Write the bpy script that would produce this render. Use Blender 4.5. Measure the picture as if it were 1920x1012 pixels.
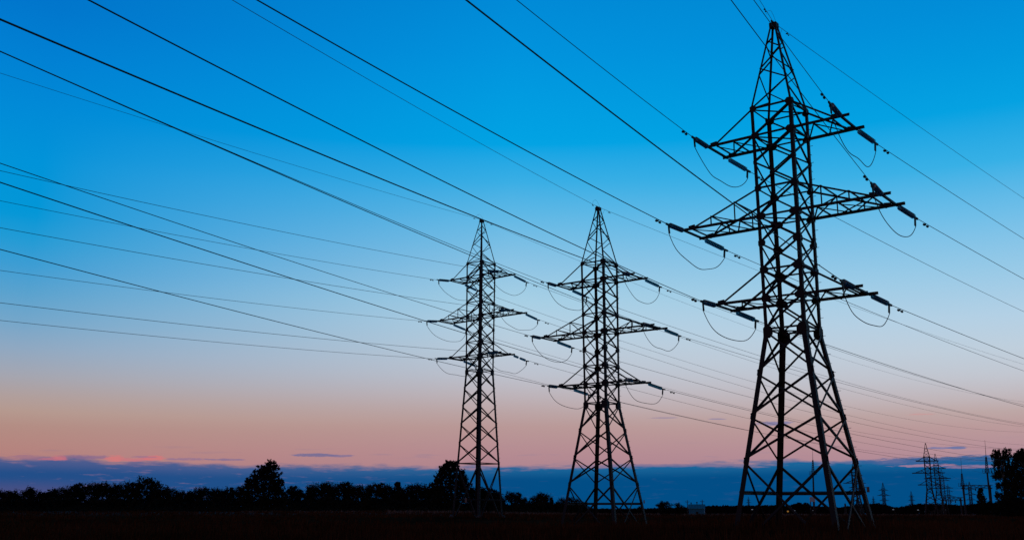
import bpy, bmesh, math, random
from mathutils import Vector, Matrix
R = math.radians
scn = bpy.context.scene
for o in list(bpy.data.objects):
    bpy.data.objects.remove(o)
C = scn.collection

# ------------------------------------------------------------------ camera
CAM_Z = 1.5
PITCH, FPX = 0.22677, 1899.19
cam_d = bpy.data.cameras.new('camera')
cam_d.sensor_width = 36.0
cam_d.lens = 36.0 * FPX / 1920.0
cam_d.clip_start, cam_d.clip_end = 0.1, 20000
cam = bpy.data.objects.new('camera', cam_d)
C.objects.link(cam)
cam.location = (0, 0, CAM_Z)
cam.rotation_euler = (R(90) + PITCH, 0, 0)
scn.camera = cam

# ------------------------------------------------------------------ view, sky, sun
scn.view_settings.view_transform = 'Standard'
scn.view_settings.look = 'None'
scn.view_settings.exposure = 0.0
scn.view_settings.gamma = 1.0


def lin(c):
    c = c / 255.0
    return c / 12.92 if c <= 0.04045 else ((c + 0.055) / 1.055) ** 2.4


def rgb(r, g, b):
    return (lin(r), lin(g), lin(b), 1.0)


world = bpy.data.worlds.new('World')
scn.world = world
world.use_nodes = True
wt = world.node_tree
wt.nodes.clear()
WN, WL = wt.nodes.new, wt.links.new


def wmath(op, a, b=None, c=None, clamp=False):
    n = WN('ShaderNodeMath')
    n.operation = op
    n.use_clamp = clamp
    for i, v in enumerate((a, b, c)):
        if v is None:
            continue
        if isinstance(v, (int, float)):
            n.inputs[i].default_value = v
        else:
            WL(v, n.inputs[i])
    return n.outputs[0]


def wmix(f, a, b, mode='MIX'):
    n = WN('ShaderNodeMix')
    n.data_type = 'RGBA'
    n.blend_type = mode
    for k, v in ((0, f), (6, a), (7, b)):
        if isinstance(v, (int, float)):
            n.inputs[k].default_value = v
        elif isinstance(v, tuple):
            n.inputs[k].default_value = v
        else:
            WL(v, n.inputs[k])
    return n.outputs[2]


def wsmooth(x, lo, hi):
    n = WN('ShaderNodeMapRange')
    n.interpolation_type = 'SMOOTHSTEP'
    WL(x, n.inputs[0])
    n.inputs[1].default_value, n.inputs[2].default_value = lo, hi
    n.inputs[3].default_value, n.inputs[4].default_value = 0, 1
    return n.outputs[0]


tc = WN('ShaderNodeTexCoord')
sep = WN('ShaderNodeSeparateXYZ')
WL(tc.outputs['Generated'], sep.inputs[0])
dx, dy, dz = sep.outputs
elev = wmath('MULTIPLY', wmath('ARCSINE', dz), 180 / math.pi)
azim = wmath('MULTIPLY', wmath('ARCTAN2', dx, dy), 180 / math.pi)


def bear(x, y):                     # bearing and elevation, in degrees, of a point of the photograph
    c, s = math.cos(PITCH), math.sin(PITCH)
    X, Yu = (x - 960) / FPX, -(y - 506) / FPX
    v = Vector((X, c - Yu * s, s + Yu * c)).normalized()
    return math.degrees(math.atan2(v.x, v.y)), math.degrees(math.asin(v.z))


def sky_ramp(x, stops):
    n = WN('ShaderNodeValToRGB')
    el = n.color_ramp.elements
    pts = sorted((bear(x, y)[1] / 90.0, c) for y, c in stops)
    pts.append((55 / 90.0, (1, 34, 92)))
    pts.append((1.0, (0, 16, 48)))
    while len(el) < len(pts):
        el.new(0.5)
    for e, (p, c) in zip(el, pts):
        e.position = p
        e.color = rgb(*c)
    WL(wmath('DIVIDE', elev, 90.0), n.inputs[0])
    return n.outputs[0]


west = sky_ramp(45, [(0, (0, 118, 204)), (100, (0, 128, 211)), (200, (0, 138, 215)), (300, (0, 147, 217)), (400, (2, 151, 215)), (450, (34, 155, 213)),
                     (500, (62, 157, 211)), (550, (90, 162, 206)), (600, (115, 166, 202)), (650, (142, 168, 194)), (700, (163, 166, 178)), (740, (176, 159, 157)),
                     (770, (181, 153, 143)), (800, (179, 140, 131)), (845, (181, 131, 126)), (944, (168, 112, 122))])
east = sky_ramp(1875, [(0, (0, 141, 216)), (100, (0, 151, 221)), (200, (4, 162, 226)), (300, (54, 176, 230)), (400, (111, 190, 232)),
                       (500, (150, 201, 231)), (590, (179, 208, 229)), (650, (191, 207, 221)), (700, (194, 199, 209)), (740, (193, 184, 189)), (770, (189, 167, 166)),
                       (800, (186, 153, 154)), (845, (180, 142, 152)), (944, (166, 120, 146))])
middle = sky_ramp(960, [(0, (0, 138, 215)), (100, (0, 147, 221)), (190, (0, 156, 225)), (270, (0, 163, 228)), (340, (56, 174, 229)), (400, (93, 183, 229)),
                        (450, (119, 190, 229)), (500, (142, 196, 228)), (560, (166, 207, 229)), (600, (178, 208, 227)), (650, (187, 204, 219)), (700, (189, 194, 206)),
                        (740, (189, 179, 185)), (770, (187, 165, 166)), (800, (185, 152, 151)), (845, (181, 140, 146)), (944, (166, 118, 140))])


def wlin(x, lo, hi):
    n = WN('ShaderNodeMapRange')
    WL(x, n.inputs[0])
    n.inputs[1].default_value, n.inputs[2].default_value = lo, hi
    return n.outputs[0]


clear = wmix(wlin(azim, 0.0, 26.0), wmix(wlin(azim, -26.0, 0.0), west, middle), east)

# low bank of cloud along the horizon, with its ragged top edge, and thin streaks above it; all in sky directions
vec = WN('ShaderNodeCombineXYZ')
WL(wmath('MULTIPLY', azim, 0.33), vec.inputs[0])
WL(wmath('MULTIPLY', elev, 2.2), vec.inputs[1])


def wnoise(scale, detail, rough, off=0.0, v=None):
    n = WN('ShaderNodeTexNoise')
    n.noise_dimensions = '3D'
    n.inputs['Scale'].default_value = scale
    n.inputs['Detail'].default_value = detail
    n.inputs['Roughness'].default_value = rough
    mp = WN('ShaderNodeMapping')
    mp.inputs['Location'].default_value = (off, off * 0.7, off * 1.3)
    WL(v or vec.outputs[0], mp.inputs[0])
    WL(mp.outputs[0], n.inputs['Vector'])
    return n.outputs['Fac']


n_edge = wnoise(1.1, 6, 0.62)
n_fine = wnoise(2.6, 5, 0.6, 7.3)
# height of the bank: a little higher at both ends of the view
top = wmath('ADD', 2.02, wmath('MULTIPLY', wsmooth(azim, 4.0, 20.0), 0.22))
top = wmath('ADD', top, wmath('MULTIPLY', wsmooth(azim, -12.0, -26.0), 0.25))
ragged = wmath('ADD', elev, wmath('MULTIPLY', wmath('SUBTRACT', n_edge, 0.5), -1.1))
above = wmath('SUBTRACT', ragged, top)
bank = wsmooth(above, 0.16, -0.22)
bank_deep = wsmooth(wmath('SUBTRACT', elev, top), 0.0, -0.8)
haze_l = wmix(bank_deep, rgb(78, 92, 142), rgb(34, 78, 136))
haze_r = wmix(bank_deep, rgb(24, 100, 152), rgb(0, 77, 133))
side_b = wsmooth(azim, -24.0, 4.0)
bankcol = wmix(side_b, haze_l, haze_r)
glow = wsmooth(n_fine, 0.56, 0.72)                      # pinkish breaks inside the bank
bankcol = wmix(wmath('MULTIPLY', glow, wmath('SUBTRACT', 0.5, wmath('MULTIPLY', side_b, 0.46))), bankcol, rgb(128, 106, 140))
lowglow = wmath('MULTIPLY', wsmooth(elev, 1.4, 0.6), wsmooth(azim, -19.0, -25.0))
bankcol = wmix(wmath('MULTIPLY', lowglow, 0.45), bankcol, rgb(96, 82, 126))
sky = wmix(bank, clear, bankcol)
# thin blue-grey streaks
vec2 = WN('ShaderNodeCombineXYZ')
WL(wmath('MULTIPLY', azim, 0.20), vec2.inputs[0])
WL(wmath('MULTIPLY', elev, 2.4), vec2.inputs[1])
st = wsmooth(wnoise(1.25, 5, 0.6, 11.0, vec2.outputs[0]), 0.585, 0.68)
win = wmath('MULTIPLY', wsmooth(elev, 2.0, 2.3), wsmooth(elev, 3.5, 2.6))
sky = wmix(wmath('MULTIPLY', wmath('MULTIPLY', st, win), 0.15), sky, wmix(side_b, rgb(112, 104, 146), rgb(64, 108, 158)))


def streak(az, el, wa, we, col, amount, seed, fine=3.2):          # one drawn-out streak of cloud at a known bearing and height
    global sky
    u = wmath('DIVIDE', wmath('SUBTRACT', azim, az), wa)
    v = wmath('DIVIDE', wmath('SUBTRACT', elev, el), we)
    d = wmath('ADD', wmath('MULTIPLY', u, u), wmath('MULTIPLY', v, v))
    nz = wnoise(fine, 5, 0.65, seed)
    d = wmath('ADD', d, wmath('MULTIPLY', wmath('SUBTRACT', nz, 0.5), 3.4))
    sky = wmix(wmath('MULTIPLY', wsmooth(d, 1.0, 0.25), amount), sky, col)


for (px, py, wa, we, col, am, sd) in (
        (60, 857, 1.3, .13, (150, 108, 136), .6, 41.), (165, 856, 1.2, .12, (132, 104, 142), .7, 42.), (112, 858, .42, .16, (214, 114, 120), .6, 33.), (100, 860, .8, .07, (196, 112, 126), .6, 34.),
        (215, 859, .55, .19, (222, 116, 118), .62, 35.), (250, 861, .8, .10, (206, 112, 124), .55, 36.), (288, 858, .6, .15, (220, 114, 118), .62, 37.), (270, 856, .7, .07, (150, 110, 142), .6, 38.),
        (350, 860, 1.3, .08, (140, 112, 146), .7, 39.), (420, 861, 1.1, .07, (120, 106, 148), .7, 40.),
        (592, 853, 1.5, .11, (110, 106, 148), .85, 21.), (640, 854, .8, .09, (118, 108, 150), .7, 22.),
        (1240, 783, .9, .05, (134, 124, 160), .5, 23.), (1345, 785, .6, .05, (122, 120, 162), .6, 24.),
        (1450, 793, 1.1, .12, (112, 116, 166), .75, 25.), (1762, 839.5, .6, .07, (96, 112, 164), .75, 26.), (1796, 838.5, .55, .08, (84, 110, 164), .8, 43.),
        (1800, 862, 3.2, .26, (24, 92, 148), .85, 27.), (1690, 865, 2.4, .20, (58, 96, 150), .8, 28.),
        (1740, 872, 2.0, .09, (178, 132, 156), .7, 29.), (1830, 874, 1.6, .10, (168, 128, 156), .6, 30.),
        (1250, 872, 6.0, .10, (120, 112, 150), .6, 31.), (1725, 776, .8, .05, (206, 146, 146), .5, 32.)):
    b = bear(px, py)
    streak(b[0], b[1], wa, we, rgb(*col), am, sd, 8.0 if 33 <= sd <= 38 else 5.0 if am > .65 else 3.2)

# the unseen sky behind the camera is dimmed to turn things into silhouettes
back = wsmooth(dy, -0.15, 0.45)
sky = wmix(back, wmix(1.0, sky, (0.16, 0.14, 0.2, 1), 'MULTIPLY'), sky)
bg = WN('ShaderNodeBackground')
WL(sky, bg.inputs[0])
bg.inputs[1].default_value = 1.0
nsk = WN('ShaderNodeTexSky')
nsk.sky_type = 'NISHITA'
nsk.sun_disc = False
SUN_AZ, SUN_EL = R(205), R(2.0)
nsk.sun_elevation = SUN_EL
nsk.sun_rotation = SUN_AZ
bg2 = WN('ShaderNodeBackground')
WL(nsk.outputs[0], bg2.inputs[0])
bg2.inputs[1].default_value = 0.0004
add = WN('ShaderNodeAddShader')
WL(bg.outputs[0], add.inputs[0])
WL(bg2.outputs[0], add.inputs[1])
out = WN('ShaderNodeOutputWorld')
WL(add.outputs[0], out.inputs[0])

sun_d = bpy.data.lights.new('sun', 'SUN')
sun_d.energy = 0.16
sun_d.angle = R(12)
sun_d.color = (1.0, 0.66, 0.62)
sun = bpy.data.objects.new('sun', sun_d)
C.objects.link(sun)
sd = Vector((math.sin(SUN_AZ) * math.cos(R(9)), math.cos(SUN_AZ) * math.cos(R(9)), math.sin(R(9))))
sun.rotation_euler = sd.to_track_quat('Z', 'Y').to_euler()


# ------------------------------------------------------------------ materials
def material(name, col, rough=0.8, metal=0.0, noise=None, scale=4.0, col2=None, spec=0.2, emit=None, strength=0):
    m = bpy.data.materials.new(name)
    m.use_nodes = True
    nt = m.node_tree
    b = nt.nodes['Principled BSDF']
    b.inputs['Base Color'].default_value = (*col, 1)
    b.inputs['Roughness'].default_value = rough
    b.inputs['Metallic'].default_value = metal
    b.inputs['Specular IOR Level'].default_value = spec
    if emit:
        b.inputs['Emission Color'].default_value = (*emit, 1)
        b.inputs['Emission Strength'].default_value = strength
    if col2:
        t = nt.nodes.new('ShaderNodeTexCoord')
        n = nt.nodes.new('ShaderNodeTexNoise')
        n.inputs['Scale'].default_value = scale
        n.inputs['Detail'].default_value = 6
        n.inputs['Roughness'].default_value = 0.65
        r = nt.nodes.new('ShaderNodeValToRGB')
        r.color_ramp.elements[0].position, r.color_ramp.elements[1].position = 0.38, 0.64
        r.color_ramp.elements[0].color = (*col, 1)
        r.color_ramp.elements[1].color = (*col2, 1)
        nt.links.new(t.outputs['Object'], n.inputs['Vector'])
        nt.links.new(n.outputs['Fac'], r.inputs[0])
        nt.links.new(r.outputs[0], b.inputs['Base Color'])
    return m


M = {
    'steel': material('weathered_steel', (.017, .012, .014), .62, .0, col2=(.030, .014, .012), scale=1.3, spec=.25),
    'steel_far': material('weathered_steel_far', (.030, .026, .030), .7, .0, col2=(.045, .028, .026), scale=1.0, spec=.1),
    'glass': material('insulator_glass', (.10, .34, .40), .25, .0, spec=.6),
    'fitting': material('fitting_steel', (.02, .02, .022), .6),
    'wire': material('aluminium_conductor', (.022, .022, .026), .55, .0, spec=.3),
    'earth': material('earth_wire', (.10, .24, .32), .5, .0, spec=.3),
    'concrete': material('concrete', (.10, .092, .09), .9, col2=(.06, .055, .052), scale=5),
    'plate': material('white_enamel', (.20, .145, .135), .5),
    'red': material('red_enamel', (.5, .04, .03), .5),
    'bark': material('bark', (.020, .014, .011), .95, col2=(.034, .028, .024), scale=6),
    'birch': material('birch_bark', (.16, .15, .14), .9, col2=(.03, .028, .026), scale=3),
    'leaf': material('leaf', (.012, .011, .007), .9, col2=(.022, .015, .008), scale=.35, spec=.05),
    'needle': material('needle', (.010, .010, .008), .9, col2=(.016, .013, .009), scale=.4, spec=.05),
    'wood': material('far_wood', (.010, .010, .012), .95, col2=(.016, .013, .014), scale=.05, spec=.0),
    'shed': material('pale_blue_siding', (.035, .20, .30), .7, col2=(.022, .14, .23), scale=2.2),
    'shed_roof': material('pale_roof_sheet', (.04, .36, .42), .6, col2=(.03, .28, .34), scale=1.5),
    'white': material('white_paint', (.62, .60, .60), .6),
    'rust': material('mast_steel', (.030, .022, .022), .7, col2=(.06, .03, .026), scale=.6),
    'lamp': material('lamp_light', (.5, .5, .5), .4, emit=(.75, .85, 1.0), strength=.10),
    'amber': material('amber_light', (.5, .3, .1), .4, emit=(1.0, .45, .06), strength=.22),
    'dark': material('dark_opening', (.012, .013, .015), .6),
}


def ground_material():
    m = bpy.data.materials.new('dry_meadow')
    m.use_nodes = True
    nt = m.node_tree
    b = nt.nodes['Principled BSDF']
    b.inputs['Roughness'].default_value = 1.0
    b.inputs['Specular IOR Level'].default_value = 0.0
    t = nt.nodes.new('ShaderNodeTexCoord')
    n = nt.nodes.new('ShaderNodeTexNoise')
    n.inputs['Scale'].default_value = .09
    n.inputs['Detail'].default_value = 9
    n.inputs['Roughness'].default_value = .72
    r = nt.nodes.new('ShaderNodeValToRGB')
    el = r.color_ramp.elements
    el[0].position, el[1].position = .36, .66
    el[0].color = (.026, .0085, .004, 1)
    el[1].color = (.11, .031, .013, 1)
    nt.links.new(t.outputs['Object'], n.inputs['Vector'])
    nt.links.new(n.outputs['Fac'], r.inputs[0])
    # a strip of pale dry grass where the meadow ends, its light painted in
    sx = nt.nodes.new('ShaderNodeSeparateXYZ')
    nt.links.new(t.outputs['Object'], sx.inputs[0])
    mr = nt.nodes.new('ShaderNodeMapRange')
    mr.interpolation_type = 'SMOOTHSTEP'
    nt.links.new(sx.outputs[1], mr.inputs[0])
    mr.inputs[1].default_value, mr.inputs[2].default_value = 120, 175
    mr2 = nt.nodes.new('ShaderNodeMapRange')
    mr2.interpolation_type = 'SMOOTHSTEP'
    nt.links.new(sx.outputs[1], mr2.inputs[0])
    mr2.inputs[1].default_value, mr2.inputs[2].default_value = 230, 205  # dark again beyond: shade of the trees put into the colour
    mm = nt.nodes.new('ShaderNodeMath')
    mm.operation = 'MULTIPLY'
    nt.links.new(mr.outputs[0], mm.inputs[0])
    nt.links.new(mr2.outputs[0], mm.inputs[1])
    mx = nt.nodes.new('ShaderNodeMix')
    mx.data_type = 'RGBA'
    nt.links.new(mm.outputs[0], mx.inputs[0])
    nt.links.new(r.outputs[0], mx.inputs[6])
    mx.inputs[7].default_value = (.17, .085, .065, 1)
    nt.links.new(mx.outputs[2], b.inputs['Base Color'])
    return m


M['glass'].node_tree.nodes['Principled BSDF'].inputs['Transmission Weight'].default_value = .75
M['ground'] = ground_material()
M['straw'] = material('pale_straw', (.035, .017, .010), .95, col2=(.30, .19, .15), scale=.11, spec=.0)  # pale tone also carries the light on the meadow's far strip
M['blade'] = material('grass_blade', (.036, .0125, .0055), .95, col2=(.12, .038, .016), scale=.12, spec=.0)


# ------------------------------------------------------------------ helpers
def new_obj(name, bm, mats, parent=None, smooth=False):
    me = bpy.data.meshes.new(name)
    bm.normal_update()
    bm.to_mesh(me)
    bm.free()
    for m in (mats if isinstance(mats, (list, tuple)) else [mats]):
        me.materials.append(m)
    if smooth:
        for p in me.polygons:
            p.use_smooth = True
    o = bpy.data.objects.new(name, me)
    C.objects.link(o)
    if parent:
        o.parent = parent
    return o


def tag(o, label, cat, group=None):
    o['label'], o['category'] = label, cat
    if group:
        o['group'] = group
    return o


def thing(name, label, cat, loc=(0, 0, 0), rz=0.0, group=None):
    o = bpy.data.objects.new(name, None)
    o.empty_display_size = 0.3
    C.objects.link(o)
    o.location = loc
    o.rotation_euler = (0, 0, rz)
    return tag(o, label, cat, group)


def dup_tree(o, parent=None):
    c = o.copy()
    C.objects.link(c)
    c.parent = parent
    for ch in list(o.children):
        dup_tree(ch, c)
    return c


def V(*a):
    return Vector(a)


def plank(bm, p0, p1, sx, sy, up):
    """a box from p0 to p1, sx wide across UP and sy deep along UP"""
    p0, p1 = Vector(p0), Vector(p1)
    d = (p1 - p0).normalized()
    s = d.cross(Vector(up))
    if s.length < 1e-5:
        s = d.cross(Vector((0.3, 1, 0.2)))
    s.normalize()
    u = s.cross(d).normalized()
    vs = []
    for p in (p0, p1):
        for a, b in ((-1, -1), (1, -1), (1, 1), (-1, 1)):
            vs.append(bm.verts.new(p + s * (a * sx / 2) + u * (b * sy / 2)))
    for f in ((0, 1, 2, 3), (7, 6, 5, 4), (0, 4, 5, 1), (1, 5, 6, 2), (2, 6, 7, 3), (3, 7, 4, 0)):
        bm.faces.new([vs[i] for i in f])


def angle(bm, p0, p1, w, t, out):
    """an L-section steel angle from p0 to p1; OUT points at its corner"""
    p0, p1 = Vector(p0), Vector(p1)
    d = (p1 - p0).normalized()
    o = Vector(out) - d * Vector(out).dot(d)
    o = o.normalized() if o.length > 1e-5 else d.orthogonal().normalized()
    s = d.cross(o).normalized()
    a, b = (-o + s).normalized(), (-o - s).normalized()
    prof = [V(0, 0), V(w, 0), V(w, t), V(t, t), V(t, w), V(0, w)]
    rings = []
    for p in (p0, p1):
        rings.append([bm.verts.new(p + a * q.x + b * q.y) for q in prof])
    n = len(prof)
    for i in range(n):
        bm.faces.new((rings[0][i], rings[0][(i + 1) % n], rings[1][(i + 1) % n], rings[1][i]))
    bm.faces.new(list(reversed(rings[0])))
    bm.faces.new(rings[1])


def tube(bm, pts, r, seg=6, cap=True):
    rings = []
    for i, p in enumerate(pts):
        d = (pts[min(i + 1, len(pts) - 1)] - pts[max(i - 1, 0)]).normalized()
        s = d.cross(V(0, 0, 1))
        if s.length < 1e-4:
            s = V(1, 0, 0)
        s.normalize()
        u = s.cross(d)
        rr = r[i] if isinstance(r, (list, tuple)) else r
        rings.append([bm.verts.new(p + (s * math.cos(a) + u * math.sin(a)) * rr) for a in (2 * math.pi * k / seg for k in range(seg))])
    for a, b in zip(rings, rings[1:]):
        for k in range(seg):
            bm.faces.new((a[k], a[(k + 1) % seg], b[(k + 1) % seg], b[k]))
    if cap:
        bm.faces.new(list(reversed(rings[0])))
        bm.faces.new(rings[-1])


def lathe(bm, p0, d, prof, seg=12):
    """revolve prof [(along, radius)] about the axis p0 + d"""
    d = d.normalized()
    s = d.orthogonal().normalized()
    u = d.cross(s)
    rings = []
    for (h, r) in prof:
        rings.append([bm.verts.new(p0 + d * h + (s * math.cos(a) + u * math.sin(a)) * r) for a in (2 * math.pi * k / seg for k in range(seg))])
    for a, b in zip(rings, rings[1:]):
        for k in range(seg):
            bm.faces.new((a[k], a[(k + 1) % seg], b[(k + 1) % seg], b[k]))
    bm.faces.new(list(reversed(rings[0])))
    bm.faces.new(rings[-1])


def box(bm, c, sx, sy, sz):
    plank(bm, Vector(c) - V(0, 0, sz / 2), Vector(c) + V(0, 0, sz / 2), sx, sy, (0, 1, 0))


def ray(px, py):
    """direction in the world of a point of the photograph"""
    c, s = math.cos(PITCH), math.sin(PITCH)
    X, Yu = (px - 960) / FPX, -(py - 506) / FPX
    return V(X, c - Yu * s, s + Yu * c)


def at(px, py, Y):
    d = ray(px, py)
    return V(0, 0, CAM_Z) + d * (Y / d.y)


# ------------------------------------------------------------------ ground
T_POS = ((12.9515, 46.0976, -0.6574), (6.7713, 76.4599, -0.64247), (-3.0771, 99.0298, -0.70431))


def sstep(x, a, b):
    t = min(1, max(0, (x - a) / (b - a)))
    return t * t * (3 - 2 * t)


def bump(x, y, cx, cy, s):
    return math.exp(-((x - cx) ** 2 + (y - cy) ** 2) / (2 * s * s))


def gz(x, y):
    d = math.hypot(x, y)
    az = math.degrees(math.atan2(x, max(y, 1e-3)))
    z = 0.03
    z -= 0.0092 * max(0, d - 120) * sstep(az, -8, 8) if y > 0 else 0
    z -= 0.003 * max(0, d - 300) * (1 - sstep(az, -8, 8)) if y > 0 else 0
    z += 0.44 * bump(x, y, T_POS[0][0], T_POS[0][1], 8) - 0.34 * bump(x, y, T_POS[1][0], T_POS[1][1], 9) + 0.27 * bump(x, y, T_POS[2][0], T_POS[2][1], 11)
    z += 0.05 * math.sin(x * .31 + 1.3) * math.sin(y * .23) + 0.03 * math.sin(x * .9 + y * .5)
    return z


bm = bmesh.new()
ys = [-60, -30, -10, 0, 10, 20] + [20 + 4 * i for i in range(1, 60)] + [270, 290, 320, 350, 400, 450, 500, 560, 640, 720, 800, 900, 1000, 1150, 1300, 1600, 2000, 2800, 4000, 6500, 9000]
xs = [-9000, -5000, -2500, -1300, -800, -500, -350, -250, -190, -150] + [-130 + 4 * i for i in range(0, 66)] + [150, 190, 250, 350, 500, 650, 800, 1000, 1300, 2500, 5000, 9000]
grid = [[bm.verts.new((x, y, gz(x, y))) for x in xs] for y in ys]
for j in range(len(ys) - 1):
    for i in range(len(xs) - 1):
        bm.faces.new((grid[j][i], grid[j][i + 1], grid[j + 1][i + 1], grid[j + 1][i]))
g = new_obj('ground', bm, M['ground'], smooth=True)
g['kind'] = 'structure'

# ------------------------------------------------------------------ lattice pylons
KN = 9.13                                                # knee above ground on the two shorter pylons
LEV = {'p': 15.391, 't': 10.738, 'a3': 9.376, 'a2t': 6.742, 'a2': 5.376, 'a1t': 2.791, 'a1': 1.457, 'k': 0.0,
       'j1': -2.002, 'j2': -3.966, 'j3': -5.926}
W_T, W_K = 1.034, 0.973
ARM_LEN = {'a3': 3.68, 'a2': 5.2, 'a1': 3.68}
ARM_TIE = {'a3': ('t', 3.02), 'a2': ('a2t', 4.4), 'a1': ('a1t', 3.02)}
CORN = [(-1, -1), (1, -1), (1, 1), (-1, 1)]


def halfw(h, slope):
    return W_K + (W_T - W_K) * h / LEV['t'] if h >= 0 else W_K + slope * (-h)


def make_pylon(tall=False, thick=1.0, detail=True, steel=None):
    """returns an untagged Empty with the parts of one double-circuit lattice pylon"""
    steel = steel or M['steel']
    root = bpy.data.objects.new('lattice_pylon', None)
    C.objects.link(root)
    kz = 13.9 if tall else KN
    slope = 0.0537 if tall else 0.1524

    def P(c, h, inset=0.0):
        w = halfw(h, slope) - inset
        return V(CORN[c][0] * w, CORN[c][1] * w, h + kz)
    if tall:
        lower = [-1.72, -3.44, -5.2, -7.02, -8.90]
    else:
        lower = [LEV['j1'], LEV['j2'], LEV['j3']]
    base = -kz
    wl, wb, wd, wp = .195 * thick, .162 * thick, .079 * thick, .088 * thick
    t = .022 * thick
    # legs, one mesh each: foot to knee to shoulder
    for c in range(4):
        bm = bmesh.new()
        ou = (CORN[c][0], CORN[c][1], 0)
        angle(bm, P(c, base - .05), P(c, 0), wl * 1.15, t, ou)
        angle(bm, P(c, 0), P(c, LEV['t']), wb, t, ou)
        if detail:                                       # splice plates and step bolts along the leg
            for h in lower:
                plank(bm, P(c, h - .10, .03), P(c, h + .10, .03), .11, .11, ou)
            h = base + 2.6
            k = 0
            while h < 10.4 and c in (1, 2):
                q = P(c, h)
                plank(bm, q, q + V(CORN[c][0] * (k % 2), CORN[c][1] * (1 - k % 2), 0) * .13, .018, .018, (0, 0, 1))
                h += .42
                k += 1
        new_obj('leg', bm, steel, root)
    if detail:
        for c in range(4):
            bm = bmesh.new()
            q = P(c, base)
            lathe(bm, V(q.x, q.y, -.6), V(0, 0, 1), [(0, .34), (.5, .30), (.76, .20), (.80, .08)], 10)
            new_obj('footing', bm, M['concrete'], root, smooth=False)
    # braces of the lower body
    bm = bmesh.new()
    pan = [0.0] + lower
    for f in range(4):
        a, b = f, (f + 1) % 4
        nrm = V(CORN[a][0] + CORN[b][0], CORN[a][1] + CORN[b][1], 0).normalized()
        for i in range(len(pan) - 1):
            h0, h1 = pan[i] - .10, pan[i + 1] + .06
            for s, (u, v) in enumerate(((a, b), (b, a))):
                off = nrm * (.012 if s else -.03)
                angle(bm, P(u, h0) + off, P(v, h1) + off, wd * 1.12, t * .7, nrm + V(0, 0, -1))
        h0 = pan[-1] - .12
        wj, wbse = halfw(h0, slope), halfw(base, slope)
        for s, (u, v) in enumerate(((a, b), (b, a))):
            e = P(u, base).lerp(P(v, base), .83 if not tall else .9)
            e.z = -.1
            off = nrm * (.014 if s else -.03)
            angle(bm, P(u, h0) + off, e + off, wd * 1.25, t * .7, nrm + V(0, 0, -1))
    new_obj('lower_lattice', bm, steel, root)
    # horizontal channels near the foot
    hb = 1.82 if not tall else 1.62
    for a, b in (((3, 0), (3, 2)) if not tall else ((0, 1), (1, 2), (2, 3), (3, 0))):
        p, q = P(a, hb - kz, .06), P(b, hb - kz, .06)
        n = V(CORN[a][0] + CORN[b][0], CORN[a][1] + CORN[b][1], 0).normalized() * .07
        bm = bmesh.new()
        plank(bm, p + n, q + n, .05, .15 * thick if not tall else .07, (0, 0, 1))
        plank(bm, p + n * .2 + V(0, 0, .09), q + n * .2 + V(0, 0, .09), .12, .02, (0, 0, 1)) if not tall else None
        new_obj('crossbeam', bm, steel, root)
    if tall:
        for f in range(4):
            bm = bmesh.new()
            a, b = f, (f + 1) % 4
            plank(bm, P(a, -8.9), P(b, -8.9), .07, .09, (0, 0, 1))
            new_obj('crossbeam', bm, steel, root)
    # braces of the upper body: X panels, level ties, plan bracing
    bm = bmesh.new()
    mid = (LEV['a3'] + LEV['a2t']) / 2
    mid2 = (LEV['a2'] + LEV['a1t']) / 2
    hs = [LEV['t'], LEV['a3'], mid, LEV['a2t'], LEV['a2'], mid2, LEV['a1t'], LEV['a1'], 0.0]
    for f in range(4):
        a, b = f, (f + 1) % 4
        nrm = V(CORN[a][0] + CORN[b][0], CORN[a][1] + CORN[b][1], 0).normalized()
        for i in range(len(hs) - 1):
            single = i in (0, 3)
            pairs = [(b, a)] if (single and f in (0, 2)) else [(a, b)] if single else [(a, b), (b, a)]
            for s, (u, v) in enumerate(pairs):
                off = nrm * (-.008 if s else -.05)
                angle(bm, P(u, hs[i]) + off, P(v, hs[i + 1]) + off, wd, t * .6, nrm + V(0, 0, -1))
        for h in (LEV['t'], LEV['a3'], LEV['a2t'], LEV['a2'], LEV['a1t'], LEV['a1'], 0.0):
            angle(bm, P(a, h, .02), P(b, h, .02), wd, t * .6, nrm + V(0, 0, -1))
    for h in (LEV['t'], LEV['a3'], LEV['a2'], LEV['a1'], 0.0):
        plank(bm, P(0, h - .02, .05), P(2, h - .02, .05), .07 * thick, .05 * thick, (0, 0, 1))
        plank(bm, P(1, h - .09, .05), P(3, h - .09, .05), .07 * thick, .05 * thick, (0, 0, 1))
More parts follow.
